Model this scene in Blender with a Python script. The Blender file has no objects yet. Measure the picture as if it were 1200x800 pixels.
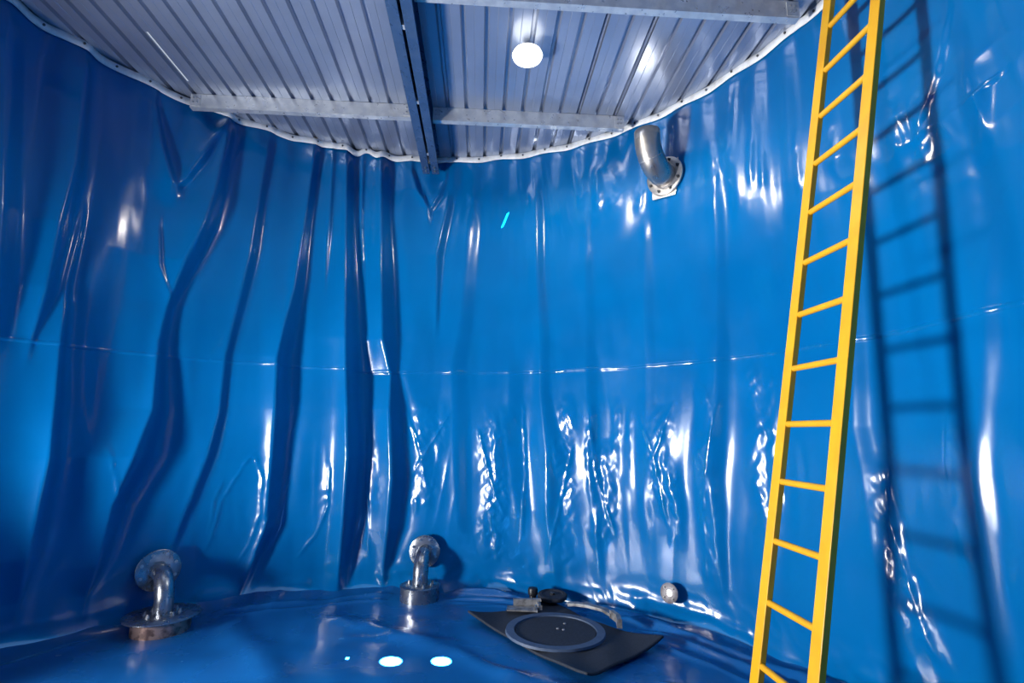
import bpy, math, random
import numpy as np
from mathutils import Vector, Matrix

# ------------------------------------------------------------------ camera, world, light
SC = bpy.context.scene
COL = SC.collection
R = 2.842                      # tank radius
CX, CY = -0.7185, 2.2273       # tank centre
RIM = 4.223                    # height of the liner rim
ROOF = 4.250                   # underside of the roof sheets
EYE = 1.425

cam = bpy.data.cameras.new('camera'); co = bpy.data.objects.new('camera', cam); COL.objects.link(co)
cam.lens = 610 / 1200 * 36; cam.sensor_width = 36; cam.clip_start = .02
pit, rol = .1721, .0139
c, s = math.cos(rol), math.sin(rol)
Rx = Matrix.Rotation(pit, 3, 'X')
right = Rx @ Vector((c, 0, s)); up = Rx @ Vector((-s, 0, c)); fwd = Rx @ Vector((0, 1, 0))
M = Matrix((right, up, -fwd)).transposed().to_4x4(); M.translation = Vector((0, 0, EYE))
co.matrix_world = M
SC.camera = co

SC.view_settings.view_transform = 'Standard'; SC.view_settings.look = 'None'
SC.view_settings.gamma = 1; SC.view_settings.use_curve_mapping = False
SC.view_settings.exposure = -0.06

W = bpy.data.worlds.new('daylight'); SC.world = W; W.use_nodes = True
W.node_tree.nodes['Background'].inputs[0].default_value = (.85, .93, 1, 1)
W.node_tree.nodes['Background'].inputs[1].default_value = 1.1
try: W.cycles.sampling_method = 'NONE'
except Exception: pass

def lamp(name, kind, loc, to, energy, color=(1, 1, 1), **kw):
    l = bpy.data.lights.new(name, kind); l.energy = energy; l.color = color
    for k, v in kw.items(): setattr(l, k, v)
    o = bpy.data.objects.new(name, l); COL.objects.link(o); o.location = loc
    o.rotation_euler = (Vector(to) - Vector(loc)).to_track_quat('-Z', 'Y').to_euler()
    return o

# daylight through the round manhole in the left side of the tank
MH_PHI, MH_Z, MH_R = -1.60, .72, .34
mh = Vector((CX + (R - .02) * math.sin(MH_PHI), CY + (R - .02) * math.cos(MH_PHI), MH_Z))
lamp('manhole_daylight', 'AREA', mh, (CX + 1.4, CY + .45, 2.6), 290, (.97, .98, 1), shape='DISK', size=2 * MH_R, spread=math.radians(136))
# sunbeams through small holes in the roof sheets
SUN = Vector((-.4, .38, -1.0))
SPOTS = [(-.73, 3.553, 0.0, .068), (-.417, 3.563, 0.0, .062), (-1.006, 3.582, 0.0, .018)]
for x, y, z, r in SPOTS + [(-.112, 5.03, 3.46, .01)]:
    big = r > .03
    top = Vector((x, y, z)) - SUN * (6.2 if big else 24)
    d = (Vector((x, y, z)) - top).length
    lamp('sunbeam', 'SPOT', top, (x, y, z), 600000 if big else 6000000, (1, .97, .92), shadow_soft_size=.004,
         spot_size=2 * math.atan(r / d) if big else math.radians(1), spot_blend=.25)

# ------------------------------------------------------------------ helpers
def link(o, parent=None):
    COL.objects.link(o)
    if parent: o.parent = parent
    return o
def tag(o, label=None, cat=None, group=None, kind=None):
    if label: o['label'] = label
    if cat: o['category'] = cat
    if group: o['group'] = group
    if kind: o['kind'] = kind
    return o
def empty(name, loc=(0, 0, 0), rot=(0, 0, 0), parent=None):
    o = bpy.data.objects.new(name, None); o.empty_display_size = .1
    link(o, parent); o.location = loc; o.rotation_euler = rot
    return o
class MB:
    def __init__(s): s.v = []; s.f = []
    def add(s, vs, fs):
        n = len(s.v); s.v += [tuple(v) for v in vs]; s.f += [tuple(i + n for i in f) for f in fs]; return s
    def box(s, a, b):
        x0, y0, z0 = a; x1, y1, z1 = b
        return s.add([(x0,y0,z0),(x1,y0,z0),(x1,y1,z0),(x0,y1,z0),(x0,y0,z1),(x1,y0,z1),(x1,y1,z1),(x0,y1,z1)],
                     [(0,3,2,1),(4,5,6,7),(0,1,5,4),(1,2,6,5),(2,3,7,6),(3,0,4,7)])
    def prism(s, prof, p0, ux, uy, uz, ln):
        """closed profile (list of 2D) in the ux/uy plane extruded by ln along uz from p0"""
        n = len(prof); vs = []
        for k in (0, ln):
            for a, b in prof: vs.append(Vector(p0) + Vector(ux) * a + Vector(uy) * b + Vector(uz) * k)
        fs = [tuple(range(n - 1, -1, -1)), tuple(range(n, 2 * n))]
        fs += [(i, (i + 1) % n, n + (i + 1) % n, n + i) for i in range(n)]
        return s.add(vs, fs)
    def lathe(s, prof, n=40, mat=None, close=False):
        """profile of (r, z) turned around z"""
        m = len(prof); vs = []; fs = []
        for j in range(n):
            a = 2 * math.pi * j / n
            for r, z in prof: vs.append(Vector((r * math.cos(a), r * math.sin(a), z)))
        if mat: vs = [mat @ v for v in vs]
        for j in range(n):
            k = (j + 1) % n
            for i in range(m if close else m - 1):
                i2 = (i + 1) % m
                fs.append((j * m + i, k * m + i, k * m + i2, j * m + i2))
        return s.add(vs, fs)
    def tube(s, path, rad, n=20, caps=True, wall=0):
        path = [Vector(p) for p in path]; m = len(path)
        t = (path[1] - path[0]).normalized()
        u = t.orthogonal().normalized(); vs = []; fs = []
        rr = rad if isinstance(rad, (list, tuple)) else [rad] * m
        for i, p in enumerate(path):
            t2 = ((path[min(i + 1, m - 1)] - path[max(i - 1, 0)])).normalized()
            u = (u - t2 * u.dot(t2)).normalized(); w = t2.cross(u)
            for j in range(n):
                a = 2 * math.pi * j / n
                vs.append(p + (u * math.cos(a) + w * math.sin(a)) * rr[i])
        for i in range(m - 1):
            for j in range(n):
                k = (j + 1) % n
                fs.append((i * n + j, i * n + k, (i + 1) * n + k, (i + 1) * n + j))
        if caps: fs += [tuple(range(n - 1, -1, -1)), tuple((m - 1) * n + j for j in range(n))]
        return s.add(vs, fs)
    def build(s, name, mat, parent=None, smooth=False, bevel=0, loc=None, rot=None):
        me = bpy.data.meshes.new(name); me.from_pydata([tuple(v) for v in s.v], [], s.f); me.update()
        me.materials.append(mat)
        if smooth:
            me.shade_smooth()
            me.set_sharp_from_angle(angle=math.radians(38))
        o = bpy.data.objects.new(name, me); link(o, parent)
        if loc is not None: o.location = loc
        if rot is not None: o.rotation_euler = rot
        if bevel:
            b = o.modifiers.new('bevel', 'BEVEL'); b.width = bevel; b.segments = 2; b.limit_method = 'ANGLE'
        return o
def copy_part(src, parent, mat):
    o = src.copy(); link(o, parent); o.matrix_local = mat; return o
def grid_object(name, V, nu, nv, mat, parent=None, close_u=False, mask=None):
    """V (nu*nv,3) ordered u-major"""
    iu = np.arange(nu if close_u else nu - 1); iv = np.arange(nv - 1)
    a, b = np.meshgrid(iu, iv, indexing='ij'); a2 = (a + 1) % nu
    F = np.stack([a * nv + b, a2 * nv + b, a2 * nv + b + 1, a * nv + b + 1], -1).reshape(-1, 4)
    if mask is not None: F = F[mask(V[F].mean(1))]
    me = bpy.data.meshes.new(name)
    me.vertices.add(len(V)); me.vertices.foreach_set('co', V.astype(np.float32).ravel())
    me.loops.add(F.size); me.loops.foreach_set('vertex_index', F.astype(np.int32).ravel())
    me.polygons.add(len(F)); me.polygons.foreach_set('loop_start', (np.arange(len(F)) * 4).astype(np.int32))
    me.polygons.foreach_set('loop_total', np.full(len(F), 4, np.int32))
    me.update(calc_edges=True); me.validate(); me.shade_smooth(); me.materials.append(mat)
    o = bpy.data.objects.new(name, me); return link(o, parent)

def vnoise(x, y, seed):
    """smooth 2D value noise, numpy"""
    x0 = np.floor(x).astype(np.int64); y0 = np.floor(y).astype(np.int64)
    fx = x - x0; fy = y - y0
    fx = fx * fx * fx * (fx * (fx * 6 - 15) + 10); fy = fy * fy * fy * (fy * (fy * 6 - 15) + 10)
    def h(i, j):
        n = (i * 374761393 + j * 668265263 + seed * 1442695041) & 0xffffffff
        n = ((n ^ (n >> 13)) * 1274126177) & 0xffffffff
        n = ((n ^ (n >> 16)) * 2246822519) & 0xffffffff
        return ((n ^ (n >> 15)) & 0xffff) / 32767.5 - 1
    return (h(x0, y0) * (1 - fx) + h(x0 + 1, y0) * fx) * (1 - fy) + (h(x0, y0 + 1) * (1 - fx) + h(x0 + 1, y0 + 1) * fx) * fy
def lnoise(x, y, seed):
    """faceted noise: linear over a triangle lattice, like creased foil"""
    x0 = np.floor(x).astype(np.int64); y0 = np.floor(y).astype(np.int64); fx = x - x0; fy = y - y0
    def h(i, j):
        n = (i * 374761393 + j * 668265263 + seed * 1442695041) & 0xffffffff
        n = ((n ^ (n >> 13)) * 1274126177) & 0xffffffff; n = ((n ^ (n >> 16)) * 2246822519) & 0xffffffff
        return ((n ^ (n >> 15)) & 0xffff) / 32767.5 - 1
    a, b, c, d = h(x0, y0), h(x0 + 1, y0), h(x0, y0 + 1), h(x0 + 1, y0 + 1)
    return np.where(fx > fy, a + (b - a) * fx + (d - b) * fy, a + (c - a) * fy + (d - c) * fx)
def sstep(a, b, x):
    t = np.clip((x - a) / (b - a), 0, 1); return t * t * (3 - 2 * t)

# ------------------------------------------------------------------ materials
def mat(name, color, rough=.5, metal=0, noise=None, bump=None, spec=.5, vary=None, ior=1.45, coat=0):
    m = bpy.data.materials.new(name); m.use_nodes = True; nt = m.node_tree; b = nt.nodes['Principled BSDF']
    b.inputs['Base Color'].default_value = (*color, 1); b.inputs['Roughness'].default_value = rough
    b.inputs['Metallic'].default_value = metal; b.inputs['IOR'].default_value = ior
    b.inputs['Coat Weight'].default_value = coat; b.inputs['Coat Roughness'].default_value = .08
    tc = nt.nodes.new('ShaderNodeTexCoord')
    def nz(scale, det=4, sc=None):
        n = nt.nodes.new('ShaderNodeTexNoise'); n.inputs['Scale'].default_value = scale; n.inputs['Detail'].default_value = det
        if sc:
            mp = nt.nodes.new('ShaderNodeMapping'); mp.inputs['Scale'].default_value = sc
            nt.links.new(tc.outputs['Object'], mp.inputs[0]); nt.links.new(mp.outputs[0], n.inputs['Vector'])
        else: nt.links.new(tc.outputs['Object'], n.inputs['Vector'])
        return n
    if noise:                     # (scale, colour2, low, high)
        n = nz(noise[0]); r = nt.nodes.new('ShaderNodeValToRGB')
        r.color_ramp.elements[0].position = noise[2]; r.color_ramp.elements[1].position = noise[3]
        r.color_ramp.elements[0].color = (*color, 1); r.color_ramp.elements[1].color = (*noise[1], 1)
        nt.links.new(n.outputs['Fac'], r.inputs[0]); nt.links.new(r.outputs[0], b.inputs['Base Color'])
    if vary:                      # roughness (scale, low, high)
        n = nz(vary[0]); mr = nt.nodes.new('ShaderNodeMapRange')
        mr.inputs['From Min'].default_value = .3; mr.inputs['From Max'].default_value = .7
        mr.inputs['To Min'].default_value = vary[1]; mr.inputs['To Max'].default_value = vary[2]
        nt.links.new(n.outputs['Fac'], mr.inputs[0]); nt.links.new(mr.outputs[0], b.inputs['Roughness'])
    if bump:                      # (scale, strength, distance, [axis scale])
        n = nz(bump[0], 3, bump[3] if len(bump) > 3 else None); bp = nt.nodes.new('ShaderNodeBump')
        bp.inputs['Strength'].default_value = bump[1]; bp.inputs['Distance'].default_value = bump[2]
        nt.links.new(n.outputs['Fac'], bp.inputs['Height']); nt.links.new(bp.outputs[0], b.inputs['Normal'])
    return m
def emit(name, color, st):
    m = bpy.data.materials.new(name); m.use_nodes = True; b = m.node_tree.nodes['Principled BSDF']
    b.inputs['Base Color'].default_value = (*color, 1)
    b.inputs['Emission Color'].default_value = (*color, 1); b.inputs['Emission Strength'].default_value = st
    return m
PVC = mat('blue_pvc_liner', (.0003, .128, .355), .17, 0, (1.2, (.0003, .108, .31), .35, .65), (5, .15, .004), ior=1.43, vary=(3, .13, .24))
PVCF = mat('blue_pvc_floor', (.006, .094, .29), .2, 0, (1.5, (.005, .074, .24), .35, .65), (6, .3, .004), ior=1.5, vary=(2.5, .16, .34))
GALV = mat('galvanised_steel', (.78, .77, .73), .34, .65, (14, (.64, .64, .63), .4, .6), (60, .1, .001), vary=(20, .25, .42))
SHEET = mat('roof_sheet_steel', (.42, .465, .56), .34, .72, (2.5, (.37, .41, .50), .35, .65), (2, .05, .004, (1, .25, 1)), vary=(2, .28, .4))
BEAMM = mat('bluish_beam_steel', (.07, .14, .26), .3, .6, (9, (.09, .16, .28), .4, .6), vary=(12, .22, .4))
DARKG = mat('dark_shell_steel', (.10, .10, .105), .6, .5, (6, (.05, .05, .055), .4, .6))
STAIN = mat('stainless_pipe', (.46, .43, .39), .36, .9, (9, (.36, .33, .31), .35, .65), (90, .06, .001), vary=(12, .26, .45))
STAINB = mat('stainless_low', (.40, .42, .45), .27, .95, (9, (.26, .27, .29), .35, .65), vary=(14, .2, .36))
FLNG = mat('flange_steel', (.62, .58, .53), .4, .85, (16, (.42, .40, .38), .4, .65), (50, .1, .001))
COPR = mat('copper_ring', (.50, .33, .27), .35, .6, (20, (.16, .10, .09), .45, .6))
BOLT = mat('bolt_steel', (.55, .55, .55), .3, .95)
DBOLT = mat('dark_bolt', (.10, .10, .10), .4, .7)
YEL = mat('yellow_paint', (.72, .37, .007), .42, 0, (7, (.66, .31, .006), .35, .7), (40, .08, .001), vary=(8, .34, .52))
STRIP = mat('rim_strip', (.80, .79, .76), .5, .1, (18, (.66, .64, .60), .45, .7))
MAT_ = mat('dark_rubber_fabric', (.010, .014, .024), .8, 0, (60, (.017, .023, .036), .35, .65), (220, .35, .002))
RING = mat('grey_ring', (.055, .085, .145), .6, 0, (30, (.042, .068, .12), .35, .65))
GREYP = mat('grey_clamp_steel', (.34, .33, .32), .45, .5, (20, (.15, .14, .14), .4, .65))
BLK = mat('black_plastic', (.012, .012, .014), .4)
FIT = mat('plastic_fitting', (.24, .215, .22), .45, .1, (30, (.16, .14, .145), .4, .6))
BULB = emit('lamp_glass', (1, .97, .90), 2.2)
BORE_GLOW = emit('painted_bore_glow', (1, .98, .95), 2.2)  # emissive colour imitating bright light inside the drain bore

# ------------------------------------------------------------------ the liner wall
# each fold: strength, path of (z, phi, half width in metres)
FOLDS = [
  (0.8, [(3.915, -1.2434, 0.0887), (3.325, -1.2198, 0.0885), (2.519, -1.1885, 0.088), (2.07, -1.1721, 0.0651)]) ,
  (1.2, [(4.13, -1.0914, 0.057), (3.276, -1.0786, 0.071), (2.82, -1.0899, 0.0789), (2.354, -1.0974, 0.0619), (2.015, -1.111, 0.0182)]) ,
  (1.2, [(2.865, -1.0469, 0.0202), (2.427, -1.0575, 0.0344), (2.012, -1.0524, 0.0438), (1.611, -1.0424, 0.0532), (1.22, -1.036, 0.0672), (0.848, -1.0381, 0.0804), (0.576, -1.0411, 0.0695), (0.29, -1.0491, 0.0223)]) ,
  (0.9, [(4.089, -0.9238, 0.0177), (3.745, -0.8924, 0.0361), (3.442, -0.8562, 0.0428)]) ,
  (0.9, [(4.159, -0.7295, 0.0273), (3.762, -0.7834, 0.0457), (3.426, -0.8355, 0.0435)]) ,
  (1.1, [(4.13, -0.7185, 0.0483), (3.449, -0.7343, 0.0669), (3.141, -0.7494, 0.0789), (2.781, -0.7889, 0.0757), (2.414, -0.8231, 0.0421), (2.105, -0.8322, 0.0473), (1.56, -0.8192, 0.0764), (1.204, -0.8411, 0.1151), (0.859, -0.8803, 0.0818), (0.447, -0.8992, 0.0522), (0.246, -0.9202, 0.0151)]) ,
  (0.7, [(3.032, -0.875, 0.0177), (2.727, -0.863, 0.0206), (2.462, -0.8271, 0.0119)]) ,
  (0.7, [(4.135, -0.5949, 0.0444), (3.558, -0.6087, 0.0432), (2.97, -0.6181, 0.0491), (2.427, -0.6422, 0.0475), (2.04, -0.66, 0.0396), (1.549, -0.6594, 0.0389), (1.195, -0.6763, 0.0444), (0.818, -0.7103, 0.0489), (0.501, -0.74, 0.0294)]) ,
  (1.3, [(4.123, -0.4521, 0.0395), (3.338, -0.4647, 0.0421), (2.713, -0.4745, 0.0599), (2.057, -0.5026, 0.0871), (1.594, -0.4942, 0.0859), (1.188, -0.4947, 0.0703), (0.588, -0.4962, 0.0618), (0.057, -0.5581, 0.0324)]) ,
  (0.9, [(4.163, -0.3961, 0.0242), (3.376, -0.3912, 0.0237), (2.871, -0.3926, 0.0116)]) ,
  (1.7, [(4.178, -0.3413, 0.0497), (3.405, -0.3267, 0.0527), (2.263, -0.2927, 0.0872), (1.186, -0.2552, 0.0967), (0.681, -0.26, 0.0833), (0.167, -0.2743, 0.0442)]) ,
  (0.9, [(4.147, -0.2934, 0.0209), (3.42, -0.2868, 0.0205), (2.868, -0.2635, 0.0121)]) ,
  (1.4, [(4.142, -0.2183, 0.0602), (3.446, -0.2051, 0.059), (2.282, -0.1688, 0.0821), (1.948, -0.1483, 0.0406), (1.62, -0.1368, 0.0727), (0.983, -0.1143, 0.0794), (0.523, -0.1226, 0.0701), (0.152, -0.1427, 0.0305)]) ,
  (0.9, [(4.095, -0.1196, 0.0219), (3.863, -0.0913, 0.035), (3.68, -0.0547, 0.0219)]) ,
  (0.7, [(4.016, 0.0061, 0.0223), (3.824, -0.0133, 0.0354), (3.653, -0.0451, 0.0219)]) ,
  (0.8, [(3.731, 0.0221, 0.0355), (3.177, -0.0079, 0.0434), (2.511, -0.0082, 0.0212)]) ,
  (0.35, [(3.477, 0.1121, 0.0799), (2.556, 0.0965, 0.0775), (2.043, 0.0779, 0.093), (1.195, 0.0958, 0.0987), (0.531, 0.1085, 0.0723)]) ,
  (0.5, [(3.758, 0.3492, 0.0447), (2.955, 0.3567, 0.0521), (2.276, 0.3757, 0.0593), (1.791, 0.3761, 0.0583), (1.247, 0.4111, 0.0893), (0.725, 0.4053, 0.0797), (0.157, 0.419, 0.039)]) ,
  (0.3, [(2.039, 0.2747, 0.0847), (1.316, 0.2721, 0.0826), (0.707, 0.3062, 0.0806)]) ,
  (0.25, [(3.402, 0.5285, 0.043), (2.09, 0.5344, 0.0573), (1.04, 0.5378, 0.0551), (0.344, 0.5559, 0.0306)]) ,
  (0.25, [(3.185, 0.7344, 0.0483), (1.978, 0.7337, 0.0614), (0.802, 0.7113, 0.0518)]) ,
  (0.3, [(3.271, 0.9709, 0.0508), (2.119, 0.9586, 0.0556), (1.111, 0.9175, 0.0544), (0.345, 0.9202, 0.0264)]) ,
  (0.35, [(2.476, 1.3184, 0.0432), (1.482, 1.289, 0.0524), (0.803, 1.3156, 0.0729), (0.285, 1.3738, 0.0661)]) ,
  (0.3, [(2.357, 1.6003, 0.038), (1.845, 1.5656, 0.0461), (1.253, 1.5223, 0.0507), (0.548, 1.5118, 0.0489)]) ,
  (0.3, [(3.491, 1.5729, 0.0216), (3.208, 1.5312, 0.0313), (3.01, 1.4851, 0.0188)]) ,
  (0.9, [(2.996, 1.6502, 0.0261), (2.976, 1.6104, 0.0315), (3.0, 1.5877, 0.0164)]) ,
]
# crumpled places: phi, z low, z high, half width, strength
CRUMPLES = [
  (-0.0417, 0.675, 1.706, 0.129, 1.00),
  (0.0179, 1.145, 1.709, 0.066, 0.60),
  (0.2049, 0.246, 1.632, 0.131, 1.20),
  (0.3911, 0.649, 1.170, 0.032, 0.60),
  (0.4393, 0.233, 1.749, 0.088, 1.20),
  (0.5248, 0.822, 1.706, 0.040, 0.70),
  (0.5674, 0.484, 1.334, 0.101, 1.20),
  (0.6093, 1.051, 1.701, 0.047, 0.80),
  (0.6526, 0.989, 1.626, 0.031, 0.50),
  (0.7505, 0.812, 1.621, 0.096, 1.10),
  (0.7923, 0.572, 1.217, 0.058, 0.70),
  (0.8919, 0.318, 1.806, 0.069, 1.00),
  (1.0330, 0.572, 1.960, 0.077, 1.00),
  (1.0706, 0.920, 1.890, 0.038, 0.80),
  (-0.5552, 0.438, 1.219, 0.272, 0.35),
  (-0.3561, 0.396, 0.988, 0.088, 0.40),
  (-0.1913, 0.677, 1.296, 0.078, 0.50),
  (1.3143, 0.930, 1.296, 0.060, 1.00),
  (1.3279, 0.677, 1.031, 0.063, 1.20),
  (1.3519, 0.491, 0.788, 0.056, 1.20),
  (1.3797, 0.362, 0.606, 0.054, 1.20),
  (1.3990, 0.291, 0.469, 0.044, 1.00),
  (1.4726, 1.239, 1.598, 0.026, 0.80),
  (1.4633, 0.778, 1.087, 0.034, 0.80),
  (1.5421, 0.702, 1.052, 0.037, 0.70),
  (1.4359, 2.906, 3.237, 0.069, 1.10),
  (1.4840, 2.787, 3.188, 0.042, 1.10),
  (1.5424, 2.868, 2.992, 0.086, 0.50),
  (1.5983, 2.690, 2.842, 0.048, 0.90),
  (0.7090, 3.365, 3.649, 0.049, 0.80),
  (0.6209, 3.430, 3.852, 0.068, 0.80),
  (0.5605, 3.470, 3.946, 0.052, 0.90),
  (0.3117, 3.409, 3.865, 0.036, 0.70),
  (0.0977, 3.450, 3.918, 0.045, 0.60),
  (0.4991, 3.549, 3.947, 0.044, 0.60),
  (0.9923, 3.466, 3.821, 0.051, 1.00),
  (0.9504, 3.371, 3.768, 0.052, 0.80),
  (1.0706, 3.232, 3.630, 0.028, 0.80),
  (1.1017, 3.194, 3.550, 0.027, 0.70),
  (1.1948, 3.019, 3.497, 0.025, 0.70),
  (1.2859, 3.075, 3.463, 0.047, 0.60),
  (0.7811, 3.230, 3.700, 0.064, 0.40),
  (-0.1992, 3.151, 4.070, 0.034, 0.40),
]
CREASES = [
  (0.0304, [(1.234, -0.5657), (1.007, -0.6071), (0.804, -0.6385), (0.57, -0.6523), (0.408, -0.6638)]),
  (0.0236, [(1.234, -0.5657), (1.0, -0.5348), (0.715, -0.5331), (0.441, -0.5545), (0.262, -0.5893)]),
  (0.0275, [(0.78, -0.4995), (0.435, -0.5314), (0.098, -0.5436)]),
  (0.0212, [(0.994, -0.4571), (0.634, -0.4784), (0.289, -0.5036)]),
  (0.0336, [(1.139, -0.339), (0.761, -0.3349), (0.507, -0.3641), (0.281, -0.42)]),
  (0.0196, [(1.454, -0.2228), (0.984, -0.2185), (0.23, -0.1974)]),
  (0.0160, [(1.011, -0.6366), (0.807, -0.6562), (0.54, -0.662)]),
  (0.0157, [(1.297, -0.9319), (1.048, -0.9067), (0.861, -0.8878)]),
  (0.0243, [(1.622, -0.1056), (1.301, -0.0577), (0.907, -0.0234)]),
  (0.0249, [(1.628, 0.0532), (1.302, -0.0149), (0.984, -0.0808)]),
  (0.0249, [(1.469, 0.1425), (0.998, 0.19), (0.697, 0.235)]),
  (0.0251, [(1.713, 0.2939), (1.009, 0.308), (0.409, 0.2931)]),
  (0.0243, [(1.327, 0.4684), (0.728, 0.4194), (0.249, 0.3775)]),
  (0.0283, [(1.63, 0.5208), (1.041, 0.5461), (0.565, 0.603)]),
  (0.0194, [(1.625, 0.6831), (1.209, 0.7373), (0.691, 0.769)]),
  (0.0244, [(1.737, 0.9379), (1.357, 0.9055), (0.853, 0.8712), (0.312, 0.8681)]),
  (0.0186, [(1.687, 0.7967), (1.208, 0.7321)]),
  (0.0279, [(1.295, 1.3182), (0.859, 1.3383), (0.554, 1.3704), (0.318, 1.402)]),
  (0.0129, [(1.598, 1.4816), (1.317, 1.4554), (1.082, 1.459)]),
  (0.0167, [(4.033, -0.2969), (2.865, -0.2749)]),
  (0.0169, [(4.143, -0.2635), (3.137, -0.246)]),
  (0.0174, [(3.632, -0.0632), (3.959, -0.0835)]),
]

def wall_disp(phi, z):
    """inward displacement of the liner, in metres"""
    s_ = phi * R; d = np.zeros_like(s_)
    for st, path in FOLDS:
        if path[0][1] < -.6: st = st * 1.12
        p = sorted(path); zz = np.array([q[0] for q in p]); ph = np.array([q[1] for q in p]); ww = np.array([q[2] for q in p])
        lo, hi = zz[0] - .15, zz[-1] + .15
        hi2 = RIM + 1 if zz[-1] > RIM - .35 else hi
        msk = (z > lo - .1) & (z < hi2 + .1) & (np.abs(phi - ph.mean()) < .75)
        if not msk.any(): continue
        zi = z[msk]; p0 = np.interp(zi, zz, ph); w = np.interp(zi, zz, ww) * .95
        w = np.maximum(w, .012)
        u = (phi[msk] - p0) * R / w
        g = np.where(u < -1, np.exp(np.minimum(u + 1, 0) / 2.6), 1 - sstep(-1, 1, u))
        g = g - .20 * np.exp(-((u - 1.6) / 1.1) ** 2)
        tp = sstep(lo - .1, zz[0] + .1, zi)
        if hi2 <= RIM: tp = tp * (1 - sstep(zz[-1] - .1, hi2 + .1, zi))
        top = 1 - .55 * sstep(RIM - .22, RIM, zi)
        d[msk] += st * w * 1.22 * g * tp * top
    warp = .10 * vnoise(s_ / .8, z / .9, 5)
    sw = s_ + warp
    env = 1 - .7 * sstep(RIM - .3, RIM, z)
    d += .022 * vnoise(sw / .42, z / 1.7, 11) * env
    d += .0075 * vnoise(sw / .15, z / 1.1, 12) * env
    sk = s_ + .18 * (z - 2) * vnoise(s_ / 1.3, z * 0, 3)
    # long wrinkles of the lower sheet, sharp crested
    low = sstep(2.02, 1.6, z) * sstep(-.05, .4, z)
    right = sstep(-.75, -.15, phi)
    m = low * (.35 + .65 * right)
    n1 = 1 - np.abs(vnoise(sk / .11, z / .9, 21)) * 1.6
    d += .0032 * m * n1 * sstep(.0, .6, vnoise(s_ / .35, z / .6, 22))
    n2 = lnoise((s_ + .22 * z + .02 * vnoise(s_ / .1, z / .1, 28)) / .050, z / .24, 23)
    n3 = lnoise((s_ - .45 * z) / .045, (z + .3 * s_) / .085, 24) + .6 * lnoise((s_ + .8 * z) / .030, z / .05, 27)
    for hw, path in CREASES:
        p = sorted(path); zz = np.array([q[0] for q in p]); ph = np.array([q[1] for q in p])
        mk = (z > zz[0] - .02) & (z < zz[-1] + .02) & (np.abs(phi - ph.mean()) < .3)
        if not mk.any(): continue
        hw = max(hw * .55, .014)
        x = np.abs((phi[mk] - np.interp(z[mk], zz, ph)) * R + .006 * vnoise(z[mk] / .07, z[mk] * 0, 29)) / hw
        t = np.clip((z[mk] - zz[0]) / .12, 0, 1) * np.clip((zz[-1] - z[mk]) / .08, 0, 1)
        d[mk] += .85 * hw * np.exp(-x * 1.3) * t * (.75 + .35 * vnoise(z[mk] / .05, z[mk] * 0, 30))
    for c_, z0, z1, hw, st in CRUMPLES:
        mk = (np.abs(phi - c_) * R < hw * 3.2 + .02) & (z > z0 - .2) & (z < z1 + .2)
        if not mk.any(): continue
        x = ((phi[mk] - c_) * R - .25 * hw * np.sin(z[mk] * 9)) / hw
        t = sstep(z0 - .06, z0 + .12, z[mk]) * (1 - sstep(z1 - .12, z1 + .06, z[mk]))
        e = np.exp(-np.abs(x) ** 2.2) * t
        d[mk] += st * (.30 * min(hw, .05) * e + e * (.0060 * n2[mk] + .0036 * n3[mk]) * min(1, hw / .04))
    # faint wrinkles everywhere
    d += .0014 * vnoise(sk / .07, z / .6, 31)
    # puckers under the rim bolts
    rimm = np.exp(-(RIM - z) / .42)
    d += .010 * rimm * np.sin(s_ / .235 * 2 * math.pi) * sstep(RIM + .02, RIM - .12, z)
    pk = sstep(RIM - 1.25, RIM - .45, z) * sstep(RIM, RIM - .2, z)
    n4 = 1 - np.abs(vnoise(sk / .075, z / .5, 41)) * 1.7
    d += .0035 * pk * n4 * sstep(-.1, .5, vnoise(s_ / .3, z / .8, 42)) * (.3 + .7 * sstep(-.2, .1, phi))
    # crumpled patch on the right, behind the ladder
    q = .6 * np.exp(-(((phi - 1.55) * R / .9) ** 2)) * np.exp(-(((z - 3.1) / .45) ** 2))
    d += q * (.010 * (1 - np.abs(vnoise((s_ + .4 * z) / .13, z / .17, 51)) * 1.6) + .012 * vnoise(s_ / .3, z / .3, 52))
    ft_ = sstep(.42, .12, z) * sstep(-.3, .0, phi)
    d += .4 * ft_ * (.010 * (1 - np.abs(vnoise((s_ + .5 * z) / .09, z / .10, 55)) * 1.6) + .012 * vnoise(s_ / .16, z / .12, 56))
    # weld seam: the lower sheet laps behind the upper one
    d += .006 * sstep(1.975, 1.995, z)
    # slack at the foot: the liner rolls in to meet the floor
    foot = np.clip((.30 - z) / .30, 0, 1)
    d += (.045 + .07 * vnoise(s_ / .30, z / .5, 61)) * foot ** 2.2
    bul = np.exp(-((z - .14 - .05 * vnoise(s_ / .7, z * 0, 64)) / .045) ** 2)
    d += .018 * bul * sstep(-.2, .5, vnoise(s_ / .3, z / .3, 62)) * sstep(-1.6, -.9, phi)
    for c0, wv in ((-.78, .16), (.78, .10), (-.02, .13)):   # pressed flat behind the pipe flanges
        zc = 3.62 if c0 == .78 else .34
        k = np.exp(-(((phi - c0) * R) ** 2 + (z - zc) ** 2) / (2 * wv ** 2)); d *= (1 - .85 * k)
    for c0, z0 in ((MH_PHI, MH_Z),):        # clamped flat round the manholes
        q = np.hypot((phi - c0) * R, z - z0); d *= sstep(.38, .62, q)
    return d

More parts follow.
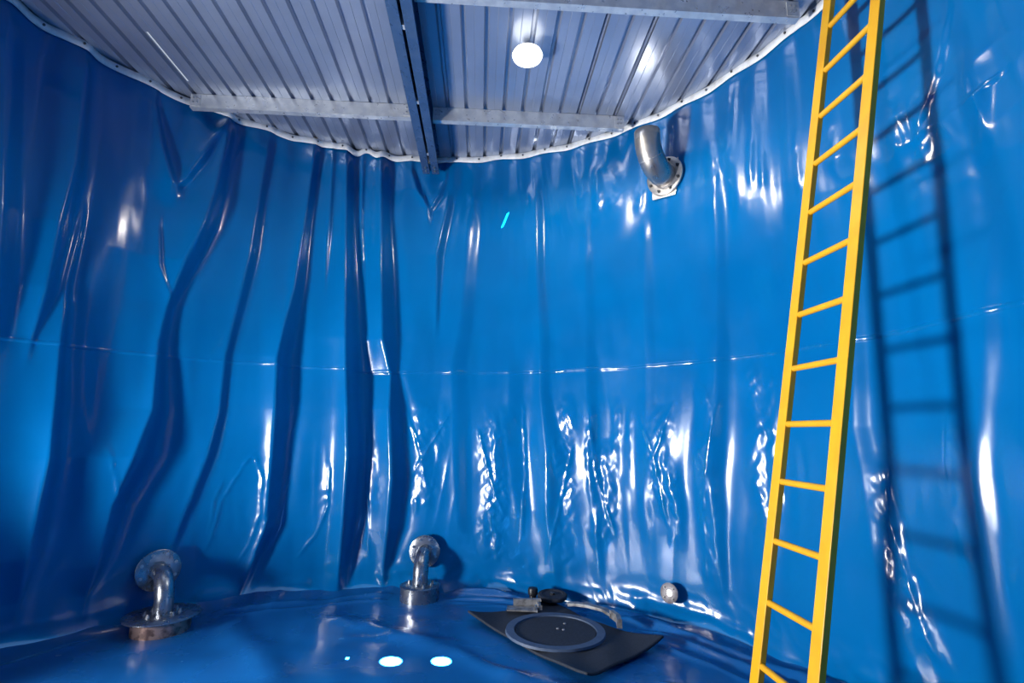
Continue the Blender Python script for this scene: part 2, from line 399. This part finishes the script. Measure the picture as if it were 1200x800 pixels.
def hole_mask(V):
    ph = np.arctan2(V[:, 0] - CX, V[:, 1] - CY)
    keep = np.ones(len(V), bool)
    for p0, z0, r0 in ((MH_PHI, MH_Z, MH_R),):
        keep &= ((ph - p0) * R) ** 2 + (V[:, 2] - z0) ** 2 > r0 ** 2
    return keep
fine = np.arange(-1.50, 2.02, .0042)
coarse = np.linspace(2.03, 2 * math.pi - 1.51, 260)
PH = np.concatenate([fine, coarse]); ZZ = np.linspace(0, RIM, 350)
pg, zg = np.meshgrid(PH, ZZ, indexing='ij')
pw = (pg + math.pi) % (2 * math.pi) - math.pi
dd = wall_disp(pw, zg)
rr = R - dd
V = np.stack([CX + rr * np.sin(pg), CY + rr * np.cos(pg), zg], -1).reshape(-1, 3)
wall = grid_object('wall_round', V, len(PH), len(ZZ), PVC, close_u=True, mask=hole_mask)
tag(wall, 'glossy blue plastic liner hanging in folds round the inside of the tank', kind='structure')
# weld seam band, a part of the wall
ps = np.arange(-1.50, 2.0, .006); zs = np.array([-.018, -.012, .012, .018])
off = np.array([-.004, .0010, .0014, -.004])
pg2, zo = np.meshgrid(ps, zs, indexing='ij'); _, of = np.meshgrid(ps, off, indexing='ij')
wob = .010 * vnoise(pg2 * R / .5, zo * 0, 71)
zz_ = 1.985 + zo + wob
d2 = wall_disp(pg2, zz_) * 1 + of + .002 * vnoise(pg2 * R / .03, zo / .02, 72)
V2 = np.stack([CX + (R - d2) * np.sin(pg2), CY + (R - d2) * np.cos(pg2), zz_], -1).reshape(-1, 3)
grid_object('weld_seam', V2, len(ps), 4, PVC, wall)

# outer steel shell behind the liner, up to the roof
mbd = MB(); n = 160
outer = [(R + .14, -.02), (R + .14, ROOF + .03), (R + .145, ROOF + .03), (R + .145, -.02)]
pg3 = np.linspace(-math.pi, math.pi, 321)[:-1]; zz3 = np.linspace(-.02, ROOF + .03, 60)
a, b = np.meshgrid(pg3, zz3, indexing='ij')
rs = R + .14 + .006 * np.sin(b * 2 * math.pi / .076)
V3 = np.stack([CX + rs * np.sin(a), CY + rs * np.cos(a), b], -1).reshape(-1, 3)
shell = grid_object('wall_outer', V3, 320, 60, DARKG, close_u=True, mask=hole_mask)
tag(shell, 'dark steel tank shell seen in the gap above the liner', kind='structure')

# rim strip that clamps the liner, with its bolts
def strip_z(ph):
    return RIM + .010 * np.sin(ph * R / .47 * 2 * math.pi) + .008 * vnoise(ph * R / .5, ph * 0, 81)
pr = np.linspace(-math.pi, math.pi, 900)[:-1]
prof = [(-.016, -.034), (-.024, -.030), (-.024, .026), (-.016, .030), (.10, .030), (.10, -.03)]
VV = []
gath = np.exp(-((pr + .30) / .14) ** 2)             # gathered stretch above the deep folds
rr_ = -wall_disp(pr, np.full_like(pr, RIM)) + .004 - .010 * gath * (1 + np.sin(pr * 46))
zr = strip_z(pr) + .022 * gath * np.sin(pr * 62 + .8 + 1.5 * np.sin(pr * 23))
for i, p in enumerate(pr):
    for dr, dz in prof:
        r_ = R + dr + rr_[i]; VV.append((CX + r_ * math.sin(p), CY + r_ * math.cos(p), zr[i] + dz))
strip = grid_object('trim_1', np.array(VV), len(pr), len(prof), STRIP, close_u=True)
tag(strip, 'pale grey strip clamping the top edge of the blue liner', kind='structure')
hexb = MB().lathe([(0, 0), (.009, 0), (.009, .009), (0, .009)], 6)
b0 = None
for k in range(76):
    p = -math.pi + (k + .5) * 2 * math.pi / 76
    if not (-1.3 < p < 1.9): continue
    zc = float(np.interp(p, pr, zr)); ri = R - .024 + float(np.interp(p, pr, rr_))
    mt = Matrix.Translation((CX + ri * math.sin(p), CY + ri * math.cos(p), zc)) @ Matrix.Rotation(-p, 4, 'Z') @ Matrix.Rotation(math.pi / 2, 4, 'X')
    if b0 is None: b0 = hexb.build('bolt', DBOLT, strip); b0.matrix_local = mt
    else: copy_part(b0, strip, mt)

# ------------------------------------------------------------------ floor liner
nr, na = 230, 720
ra = np.linspace(0, R - .02, nr); aa = np.linspace(0, 2 * math.pi, na + 1)[:-1]
A, B = np.meshgrid(aa, ra, indexing='ij')
X = CX + B * np.sin(A); Y = CY + B * np.cos(A)
ph = (A + math.pi) % (2 * math.pi) - math.pi
Z = .016 * vnoise(X / .7, Y / .5, 91) + .006 * vnoise(X / .28 + Y, Y / .25, 92)
def arc_wave(r0, wd, amp, lo, hi, seed):
    rc = r0 + .05 * vnoise(ph * R / .6, ph * 0, seed)
    u = (B - rc) / wd
    g = np.exp(-np.abs(u * 1.1) ** 1.15)
    return amp * g * sstep(lo - .25, lo + .1, ph) * sstep(hi + .25, hi - .1, ph) * (.75 + .35 * vnoise(ph * R / .3, ph * 0, seed + 1))
Z += arc_wave(R - .17, .028, .075, -.05, 1.6, 101)
Z += arc_wave(R - .30, .024, .055, .10, 1.5, 103)
Z += arc_wave(R - .42, .022, .040, .30, 1.3, 105)
Z += arc_wave(R - .22, .04, .030, -.85, -.10, 107)
Z += arc_wave(R - .36, .022, .022, -.50, .30, 113)
Z += arc_wave(R - .26, .05, .030, -1.7, -.95, 109)
tip = np.maximum(0, (B - (R - .22)) / .22) ** 2
Z += .055 * tip * (.6 + .6 * vnoise(ph * R / .35, ph * 0, 111))
# broad low roll between the camera and the mat
def roll(x0, y0, x1, y1, wd, amp):
    dx, dy = x1 - x0, y1 - y0; L2 = dx * dx + dy * dy
    t = np.clip(((X - x0) * dx + (Y - y0) * dy) / L2, 0, 1)
    q = np.hypot(X - x0 - t * dx, Y - y0 - t * dy) / wd
    return amp * np.exp(-q ** 2)
Z += roll(-1.25, 4.25, .05, 3.42, .10, .035) + roll(-2.1, 4.2, -1.35, 3.3, .12, .022) + roll(-1.1, 3.9, -.2, 3.85, .05, .008)
Z += roll(.05, 3.42, .9, 2.9, .1, .025) + roll(.9, 3.3, 1.5, 3.1, .04, .012)
Z += .007 * (1 - np.abs(vnoise(X / .16 + 1.2 * Y, Y / .30, 121)) * 1.6) * sstep(1.2, 2.4, B) * sstep(-.2, .4, vnoise(X / .5, Y / .5, 122))
for ex, ey, rad in ((-2.50, 4.0, .34), (-.77, 4.78, .26), (.35, 3.99, .62)):
    k = sstep(rad + .12, rad - .05, np.hypot(X - ex, Y - ey)); Z = Z * (1 - k) + .0 * k
for x, y, z, r in SPOTS:
    k = np.exp(-((X - x) ** 2 + (Y - y) ** 2) / .03); Z = Z * (1 - k)
V4 = np.stack([X, Y, Z], -1).reshape(-1, 3)
floor = grid_object('floor', V4, na, nr, PVCF, close_u=True)
tag(floor, 'wrinkled glossy blue liner covering the tank floor', kind='structure')

# ------------------------------------------------------------------ roof
TH = -.0575
U = Vector((math.sin(TH), math.cos(TH), 0)); P = Vector((math.cos(TH), -math.sin(TH), 0))
def rp(a, b, z): return Vector((CX, CY, 0)) + P * a + U * b + Vector((0, 0, z))
ceiling = empty('ceiling', (0, 0, 0)); tag(ceiling, 'corrugated metal roof over the tank', kind='structure')
PER = .1665; NR = 6; SW = PER * NR; PHASE = .2140
RO = R + .16
holes = []                        # (a, b, half_a, half_b)
def to_ab(x, y):
    v = Vector((x - CX, y - CY, 0)); return v.dot(P), v.dot(U)
for x, y, z, r in SPOTS:
    q = Vector((x, y, z)) - SUN * (ROOF - z); a_, b_ = to_ab(q.x, q.y); holes.append((a_, b_, r * 1.06, r * 1.1) if r > .03 else (a_, b_, r * .75, r * .75))
q = Vector((-.112, 5.03, 3.46)) - SUN * (ROOF - 3.46); holes.append((*to_ab(q.x, q.y), .010, .020))
holes.append((-1.897, 1.50, .006, .27))            # daylight slit at a sheet lap
SLIT_A = None
k0 = math.floor((-RO - PHASE) / SW)
edges = []
a0 = PHASE + k0 * SW
idx = 0
while a0 < RO:
    prof = []                    # points (a, z) across one sheet
    for r_ in range(NR):
        base = a0 + r_ * PER
        cutsa = [0, .022, .030, .052 - .008, .060 - .000]
        prof += [(base, 0), (base + .010, .030), (base + .030, .030), (base + .040, 0)]
        xs_ = [.075, .082, .089, .117, .124, .131]
        zs_ = [0, .004, 0, 0, .004, 0]
        prof += [(base + .096, 0), (base + .099, .0025), (base + .102, 0)]
    prof += [(a0 + SW, .0), (a0 + SW + .010, .030)]
    lo_a, hi_a = a0, a0 + SW + .01
    extra = set()
    for ha, hb, wa, wb in holes:
        if lo_a <= ha < hi_a - .01:
            for v in (ha - wa, ha + wa):
                za = np.interp(v, [q[0] for q in prof], [q[1] for q in prof]); prof.append((v, float(za)))
            prof.sort()
            extra |= {hb - wb, hb + wb}
    amax = max(abs(lo_a), abs(hi_a)) if lo_a * hi_a > 0 else 0
    amin = min(abs(lo_a), abs(hi_a)) if lo_a * hi_a > 0 else 0
    if amin < RO:
        L = math.sqrt(RO * RO - amin * amin)
        bs = sorted(set(list(np.linspace(-L, L, 25))) | extra)
        zoff = .0015 * (idx % 2)
        m_ = MB(); vs = []; fs = []
        slit = (abs((lo_a + hi_a) / 2 + 1.9) < SW / 2)
        for b_ in bs:
            for j, (pa, pz) in enumerate(prof):
                vs.append(rp(pa, b_, ROOF + pz + zoff))
        nn = len(prof)
        for i in range(len(bs) - 1):
            for j in range(nn - 1):
                ca = (prof[j][0] + prof[j + 1][0]) / 2; cb = (bs[i] + bs[i + 1]) / 2
                if any(abs(ca - ha) < wa and abs(cb - hb) < wb for ha, hb, wa, wb in holes): continue
                fs.append((i * nn + j, i * nn + j + 1, (i + 1) * nn + j + 1, (i + 1) * nn + j))
        m_.add(vs, fs); so = m_.build('roof_sheet', SHEET, ceiling)
        so.modifiers.new('thick', 'SOLIDIFY').thickness = .0008
        edges.append(a0)
    a0 += SW; idx += 1

# ------------------------------------------------------------------ main beam: two lipped channels back to back
def chan(h, w, lip, t, side):
    """lipped C profile, web at x=0, open toward side*x, top at y=0"""
    q = [(0, 0), (w, 0), (w, -lip), (w - t, -lip), (w - t, -t), (t, -t), (t, -h + t), (w - t, -h + t), (w - t, -h + lip), (w, -h + lip), (w, -h), (0, -h)]
    return [(x * side, y) for x, y in q] if side > 0 else [(x * side, y) for x, y in reversed(q)]
def beam_pt(x, y): return Vector((x, y, 0))
BA0 = .020                       # across position of the beam gap centre (tank coordinates)
BH = .215
beam = empty('roof_beam', rp(BA0, 0, ROOF - BH))
tag(beam, 'large bluish steel roof beam of two channels running away from the viewer overhead', 'beam')
def part_local(mb, name, m, parent, **k):
    o = mb.build(name, m, parent, **k); return o
def to_local(mb, parent):
    inv = Vector(parent.location); mb.v = [tuple(Vector(v) - inv) for v in mb.v]; return mb
Lb = R - .02
for sd in (-1, 1):
    m_ = MB(); m_.prism(chan(BH, .072, .02, .004, sd), rp(BA0 + sd * .011, -Lb, ROOF - .002), P, Vector((0, 0, 1)), U, 2 * Lb - .05)
    to_local(m_, beam).build('channel', BEAMM, beam)
m_ = MB()
for b_ in np.arange(-2.4, 2.7, .8):
    v = rp(BA0, b_, ROOF - BH + .004)
    m_.prism([(-.011, 0), (.011, 0), (.011, .19), (-.011, .19)], rp(BA0, b_ - .02, ROOF - BH + .006), P, Vector((0, 0, 1)), U, .04)
to_local(m_, beam).build('spacer_plate', GALV, beam)
bb = None
for b_ in (Lb - .12, Lb - .19):
    for sd in (-1, 1):
        mt = Matrix.Translation(rp(BA0 + sd * .045, b_, ROOF - BH - .002) - Vector(beam.location)) @ Matrix.Rotation(math.pi, 4, 'X')
        if bb is None:
            bb = MB().lathe([(0, 0), (.012, 0), (.012, .010), (.006, .010), (.006, .02), (0, .02)], 6).build('bolt', BOLT, beam); bb.matrix_local = mt
        else: copy_part(bb, beam, mt)

# purlins: C sections between beam and rim, web towards the viewer
def purlin(a0, a1, b_at, label, grp='roof purlins either side of the main beam', h=.125):
    root = empty('roof_purlin', rp(a0, b_at, ROOF - h)); tag(root, label, 'beam')
    m_ = MB()
    m_.prism([(x, y) for x, y in chan(h, .055, .016, .003, 1)], rp(a0, b_at, ROOF - .002), U, Vector((0, 0, 1)), P, a1 - a0)
    m_.f = [tuple(reversed(f)) for f in m_.f]
    to_local(m_, root).build('channel', GALV, root)
    for aa_ in (a0, a1):
        pl = MB(); sgn = 1 if aa_ == a0 else -1
        x0, x1 = sorted((aa_ + sgn * .002, aa_ + sgn * .085))
        pl.prism([(x0, 0), (x1, 0), (x1, h - .024), (x0, h - .024)], rp(0, b_at - .004, ROOF - h + .012), P, Vector((0, 0, 1)), U, .004)
        cl = to_local(pl, root).build('end_cleat', GALV, root)
        for dx in (.028, .058):
            for dz in (.035, .075):
                mt = Matrix.Translation(rp(aa_ + sgn * dx, b_at - .004, ROOF - h + .012 + dz) - Vector(root.location)) @ Matrix.Rotation(-TH, 4, 'Z') @ Matrix.Rotation(math.pi / 2, 4, 'X')
                bo = copy_part(bb, cl, mt); bo.scale = (.62, .62, .6)
    return root
be = .084
def chord(b_): return math.sqrt(max(0, (R - .05) ** 2 - b_ ** 2))
purlin(-chord(1.97) + .02, BA0 - be, 1.935, 'pale galvanised purlin left of the main beam, running across the roof')
purlin(BA0 + be, chord(2.03) - .10, 1.955, 'galvanised purlin from the main beam to the bent steel pipe')
purlin(BA0 + be, chord(.72) - .08, .62, 'nearest galvanised purlin at the top edge, right of the main beam')
purlin(-chord(.72) + .08, BA0 - be, .62, 'nearest galvanised purlin left of the main beam at the top edge')

# ------------------------------------------------------------------ hanging lamp
lp = empty('ceiling_lamp', (.084, 3.40, 4.062)); tag(lp, 'glowing round white lamp hanging under the metal roof', 'lamp')
MB().lathe([(0, -.020), (.040, -.018), (.080, -.009), (.104, .006), (.112, .026), (.104, .046), (.078, .060), (.046, .068), (.030, .074)], 40).build('bulb', BULB, lp, smooth=True, loc=(0, 0, .055))
MB().lathe([(.034, .070), (.036, .105), (.030, .112), (0, .112)], 24).build('cap', GALV, lp, smooth=True, loc=(0, 0, .055))
m_ = MB()
for sx in (-1, 1): MB().box((sx * .026 - .005, -.010, .155), (sx * .026 + .005, .010, ROOF - 4.062 + .002)).build('hanger', GALV, lp)
lo_ = lamp('lamp_glow', 'SPOT', (.084, 3.40, 4.0), (.084, 3.40, 0), 75, (1, .95, .86), shadow_soft_size=.09, spot_size=math.radians(176), spot_blend=.3)
lo_.parent = lp; lo_.matrix_parent_inverse = Matrix.Identity(4); lo_.location = (0, 0, -.09)

# ------------------------------------------------------------------ ladder
Q0 = Vector((1.4626, 2.7749, .0609 + EYE)); Uq = Vector((.05228, -.00394, .29538)); Wq = Vector((.0320, -.3418, 0))
foot = Q0 + Uq * (-(Q0.z - .012) / Uq.z)
lad = empty('ladder', foot); tag(lad, 'tall yellow painted ladder leaning against the blue wall', 'ladder')
ul = Uq.normalized(); wl = Wq.normalized(); wl = (wl - ul * wl.dot(ul)).normalized(); nl = ul.cross(wl).normalized()
top_len = (4.16 - foot.z) / ul.z
for sgn, base in ((-1, Vector((0, 0, 0))), (1, Wq)):
    m_ = MB(); t, wd = .072, .032
    y0, y1 = (-t, 0) if sgn < 0 else (0, t)
    pr_ = [(y0, -wd / 2), (y1, -wd / 2), (y1, wd / 2), (y0, wd / 2)]
    m_.prism(pr_, base, wl, nl, ul, top_len)
    m_.build('rail', YEL, lad, bevel=.003)
    MB().prism([(y0 - .003, -wd / 2 - .003), (y1 + .003, -wd / 2 - .003), (y1 + .003, wd / 2 + .003), (y0 - .003, wd / 2 + .003)], base - ul * .004, wl, nl, ul, .03).build('foot_cap', BLK, lad)
rung = None
for k in range(-4, 9):
    base = Q0 + Uq * k - foot
    if base.z > 4.1: continue
    mt = Matrix.Translation(base)
    if rung is None:
        rung = MB().tube([wl * -.002, Wq + wl * .002], .0165, 16).build('rung', YEL, lad, smooth=True); rung.matrix_local = mt
    else: copy_part(rung, lad, mt)

# ------------------------------------------------------------------ pipes
def wpt(phi, r, z): return Vector((CX + r * math.sin(phi), CY + r * math.cos(phi), z))
def arc(c0, e1, e2, rad, a0, a1, n):
    return [c0 + (e1 * math.cos(a0 + (a1 - a0) * i / n) + e2 * math.sin(a0 + (a1 - a0) * i / n)) * rad for i in range(n + 1)]
def ring_mat(pos, axis):
    q = Vector(axis).to_track_quat('Z', 'Y'); return Matrix.Translation(pos) @ q.to_matrix().to_4x4()
def flange(parent, name, pos, axis, r_out, r_in, th, m, nb=8, rb=None, bolt_s=1.0, bm=None):
    fl = MB().lathe([(r_in, 0), (r_out - .004, 0), (r_out, .003), (r_out, th - .003), (r_out - .004, th), (r_in, th)], 48, close=True).build(name, m, parent, smooth=True)
    fl.matrix_local = ring_mat(pos, axis)
    rb = rb or (r_out + r_in) / 2; first = None
    for k in range(nb):
        a_ = 2 * math.pi * (k + .5) / nb
        mt = Matrix.Translation((rb * math.cos(a_), rb * math.sin(a_), th - .001)) @ Matrix.Rotation(a_, 4, 'Z') @ Matrix.Scale(bolt_s, 4)
        if first is None:
            first = MB().lathe([(0, 0), (.016, 0), (.016, .002), (.0125, .002), (.0125, .014), (.007, .014), (.007, .026), (0, .026)], 6).build('bolt', bm or BOLT, fl); first.matrix_local = mt
        else: copy_part(first, fl, mt)
    return fl
Zu = Vector((0, 0, 1))

def floor_elbow(phi, zf, zp, r_axis, dpipe, rf, rplate, rring, label, copper):
    base = wpt(phi, r_axis, 0)
    root = empty('elbow_pipe', base); tag(root, label, 'pipe')
    n_in = Vector((-math.sin(phi), -math.cos(phi), 0))
    wallp = wpt(phi, R - .075, zf) - base
    br = min(.17, zf - zp - .04)
    run = wallp.xy.length
    path = [wallp, wallp + n_in * (run - br)] + arc(wallp + n_in * (run - br) - Zu * br, Zu, n_in, br, 0, math.pi / 2, 10)[1:] + [Vector((0, 0, zp + .01))]
    MB().tube(path, dpipe / 2, 28).build('pipe', STAINB, root, smooth=True)
    flange(root, 'wall_flange', wallp - n_in * .012, n_in, rf, dpipe / 2 - .002, .020, STAINB, 8, rf - .030, .85)
    fl = flange(root, 'base_plate', Vector((0, 0, zp)), Zu, rplate, dpipe / 2 - .01, .012, STAINB, 8, dpipe / 2 + .045, 1.0)
    MB().lathe([(rring, .0), (rring, zp - .001), (rring - .012, zp - .001), (rring - .012, .0)], 48, close=True).build('base_ring', COPR if copper else STAINB, root, smooth=True)
    return root
floor_elbow(math.atan2(-2.475 - CX, 4.01 - CY), .355, .100, 2.50, .125, .150, .245, .185, 'steel elbow pipe with a wide base plate standing at the left on the blue floor', True)
floor_elbow(math.atan2(-.765 - CX, 4.80 - CY), .345, .105, 2.56, .130, .140, .172, .165, 'steel elbow pipe with a narrow round base standing below the deep folds', False)

phu = math.atan2(1.327 - CX, 4.2 - CY)
up_ = empty('upper_elbow_pipe', wpt(phu, R - .02, 3.615)); tag(up_, 'wide dull steel elbow pipe bolted high on the wall, open end upward', 'pipe')
n_in = Vector((-math.sin(phu), -math.cos(phu), 0)); side = Vector((math.cos(phu), -math.sin(phu), 0))
br = .235; rp_ = .105
path = [Vector((0, 0, 0)), n_in * .055] + arc(n_in * .055 + Zu * br, -Zu, n_in, br, 0, math.pi / 2, 14)[1:]
end = path[-1]; path += [end + Zu * .06]
tb = MB().tube(path, rp_, 36, caps=False).build('pipe', STAIN, up_, smooth=True)
sm = tb.modifiers.new('wall', 'SOLIDIFY'); sm.thickness = .004; sm.offset = -1
for i_ in (2, 9): 
    MB().lathe([(rp_ - .001, -.004), (rp_ + .0022, 0), (rp_ - .001, .004)], 36).build('weld_bead', FLNG, up_, smooth=True).matrix_local = ring_mat(path[i_], path[i_ + 1] - path[i_ - 1])
flange(up_, 'flange', n_in * .012, n_in, .168, rp_ - .002, .022, FLNG, 8, .139, 1.0, DBOLT)
# square backing patch of clear plastic and steel under the flange
m_ = MB(); hx = .135
m_.prism([(-hx, -hx - .04), (hx * .6, -hx - .055), (hx, -.02), (hx * .9, hx), (-hx, hx * .6)], n_in * .002, side, Zu, n_in, .007)
m_.build('backing_patch', FLNG, up_)
# added spot in the pipe mouth, makes the bright patch on the roof
pm = Vector(up_.location) + end
lamp('added_roof_spot', 'SPOT', pm - Zu * .02, pm + Vector((-.14, -.22, .34)), 7, (1, .97, .92), shadow_soft_size=.06, spot_size=math.radians(140), spot_blend=1.0)

# small round fitting low on the wall
fp = wpt(math.atan2(1.275 - CX, 4.253 - CY), R - .085, .245)
ft = empty('drain_fitting', fp); tag(ft, 'small round grey drain fitting low on the wall right of the mat', 'fitting')
fn = (Vector((CX, CY, .6)) - fp).normalized()
flange(ft, 'flange', Vector((0, 0, 0)), fn, .072, .026, .012, FIT, 4, .050, .55, DBOLT)
MB().lathe([(.030, -.05), (.030, .008), (.024, .008), (.024, -.05)], 28, close=True).build('pipe_stub', FIT, ft, smooth=True).matrix_local = ring_mat(Vector((0, 0, 0)), fn)
MB().lathe([(0, .0), (.025, .0), (.025, .003), (0, .005)], 24).build('bore_glow_disc', BORE_GLOW, ft).matrix_local = ring_mat(Vector((0, 0, 0)), fn)  # self-glowing disc added to imitate light in the bore

# ------------------------------------------------------------------ rubber mat over the sump with its ring
mc = Vector((.345, 4.03, 0))
L_, F_, R_, B_ = [Vector(v) for v in ((-.31, 4.30), (.455, 3.24), (1.05, 3.80), (.32, 4.66))]
nu = 70
VV = []
for i in range(nu):
    for j in range(nu):
        u, v = i / (nu - 1), j / (nu - 1)
        p = L_ * (1 - u) * (1 - v) + F_ * u * (1 - v) + R_ * u * v + B_ * (1 - u) * v
        # corners pulled out, edges slightly bowed
        e = 4 * u * (1 - u); g = 4 * v * (1 - v)
        ctr = Vector((.345, 4.03)); q = p - ctr
        bow = .06 * (1 - g) * e + .05 * (1 - e) * g
        p = ctr + q * (1 - bow)
        cor = (abs(2 * u - 1) * abs(2 * v - 1)) ** 4
        z = .026 + .035 * cor * (1 + .5 * math.sin(5 * u + 3)) + .012 * (1 - g) * math.sin(u * 9) * .5 + .004 * math.sin(17 * u + 11 * v)
        VV.append((p.x - mc.x, p.y - mc.y, z))
mroot = empty('rubber_mat', mc); tag(mroot, 'dark square rubber mat with raised corners lying on the blue floor', 'mat')
mm = grid_object('mat_sheet', np.array(VV), nu, nu, MAT_, mroot)
sm = mm.modifiers.new('thick', 'SOLIDIFY'); sm.thickness = .014; sm.offset = 0
rg = MB().lathe([(.290, .036), (.293, .052), (.350, .052), (.354, .036)], 96).build('ring', RING, mroot, smooth=True, loc=(.345 - mc.x - .01, 3.985 - mc.y, 0))
rg['label'] = 'grey blue ring'
MB().lathe([(0, .044), (.284, .044), (.288, .036)], 72).build('round_pad', MAT_, mroot, smooth=True, loc=(.345 - mc.x - .01, 3.985 - mc.y, 0))
for dx, dy in ((.03, .02), (.07, .0), (.09, .12)):
    MB().lathe([(0, .050), (.008, .049), (.011, .044)], 12).build('pale_stud', GREYP, mroot, loc=(dx - .02, dy - .03, 0))

# clamp bars lying along the back of the ring
def slab(name, pts, w, h, z, m, parent, z1=None):
    """bent flat bar along plan points"""
    mb_ = MB(); pts = [Vector(p) for p in pts]; vs = []; fs = []
    for i, p in enumerate(pts):
        t = (pts[min(i + 1, len(pts) - 1)] - pts[max(i - 1, 0)]).normalized(); nn_ = Vector((-t.y, t.x))
        zz = z[i] if isinstance(z, (list, tuple)) else z
        for a_, b_ in ((-1, 0), (1, 0), (1, 1), (-1, 1)):
            vs.append((p.x + nn_.x * a_ * w / 2, p.y + nn_.y * a_ * w / 2, zz + b_ * h))
    for i in range(len(pts) - 1):
        for j in range(4):
            k = (j + 1) % 4; fs.append((i * 4 + j, (i + 1) * 4 + j, (i + 1) * 4 + k, i * 4 + k))
    fs += [(3, 2, 1, 0), tuple((len(pts) - 1) * 4 + j for j in range(4))]
    mb_.add(vs, fs); return mb_.build(name, m, parent, bevel=.002)
cb = empty('clamp_bar', (.36, 4.40, .0)); tag(cb, 'curved grey metal clamp bar along the back edge of the ring', 'clamp')
slab('curved_bar', [(.12, .075), (.19, .045), (.28, -.01), (.38, -.10), (.43, -.20)], .055, .022, [.062, .07, .075, .075, .07], GREYP, cb)
slab('end_hook', [(.42, -.19), (.45, -.27), (.44, -.37)], .035, .055, [.06, .055, .05], GREYP, cb)
plt = empty('bracket_plate', (.16, 4.44, 0)); tag(plt, 'flat grey bracket plate with a bolt at the back left of the ring', 'bracket')
slab('plate', [(-.17, -.055), (.07, -.075)], .10, .012, [.056, .056], GREYP, plt)
slab('upstand', [(-.12, .02), (.10, .03)], .035, .055, [.056, .056], GREYP, plt)
slab('side_strip', [(.07, .04), (.09, -.10)], .022, .03, [.066, .066], GREYP, plt)
MB().lathe([(0, 0), (.018, 0), (.018, .018), (.010, .018), (.010, .034), (0, .034)], 6).build('bolt', BOLT, plt, loc=(.055, -.10, .068))
cap = empty('dark_lid', (.365, 4.615, .020)); tag(cap, 'dark round lid leaning between the bracket plate and clamp bar', 'lid')
m4 = Matrix.Translation((0, .02, .048)) @ Matrix.Rotation(.06, 4, 'X')
MB().lathe([(0, 0), (.115, 0), (.123, .008), (.123, .028), (.115, .036), (.09, .036), (.085, .030), (0, .030)], 40, mat=m4).build('disc', MAT_, cap, smooth=True)
MB().lathe([(0, .030), (.02, .030), (.02, .042), (0, .042)], 16, mat=m4).build('knob', BLK, cap, smooth=True)
kb = empty('black_stopper', (.205, 4.68, 0)); tag(kb, 'small black upright stopper standing behind the mat', 'stopper')
MB().lathe([(0, .0), (.045, .0), (.048, .012), (.040, .02), (.030, .03), (.030, .075), (.040, .085), (.043, .12), (.036, .135), (0, .14)], 28).build('body', BLK, kb, smooth=True)
MB().lathe([(.031, .032), (.034, .036), (.034, .046), (.031, .050)], 28).build('collar', DBOLT, kb, smooth=True)
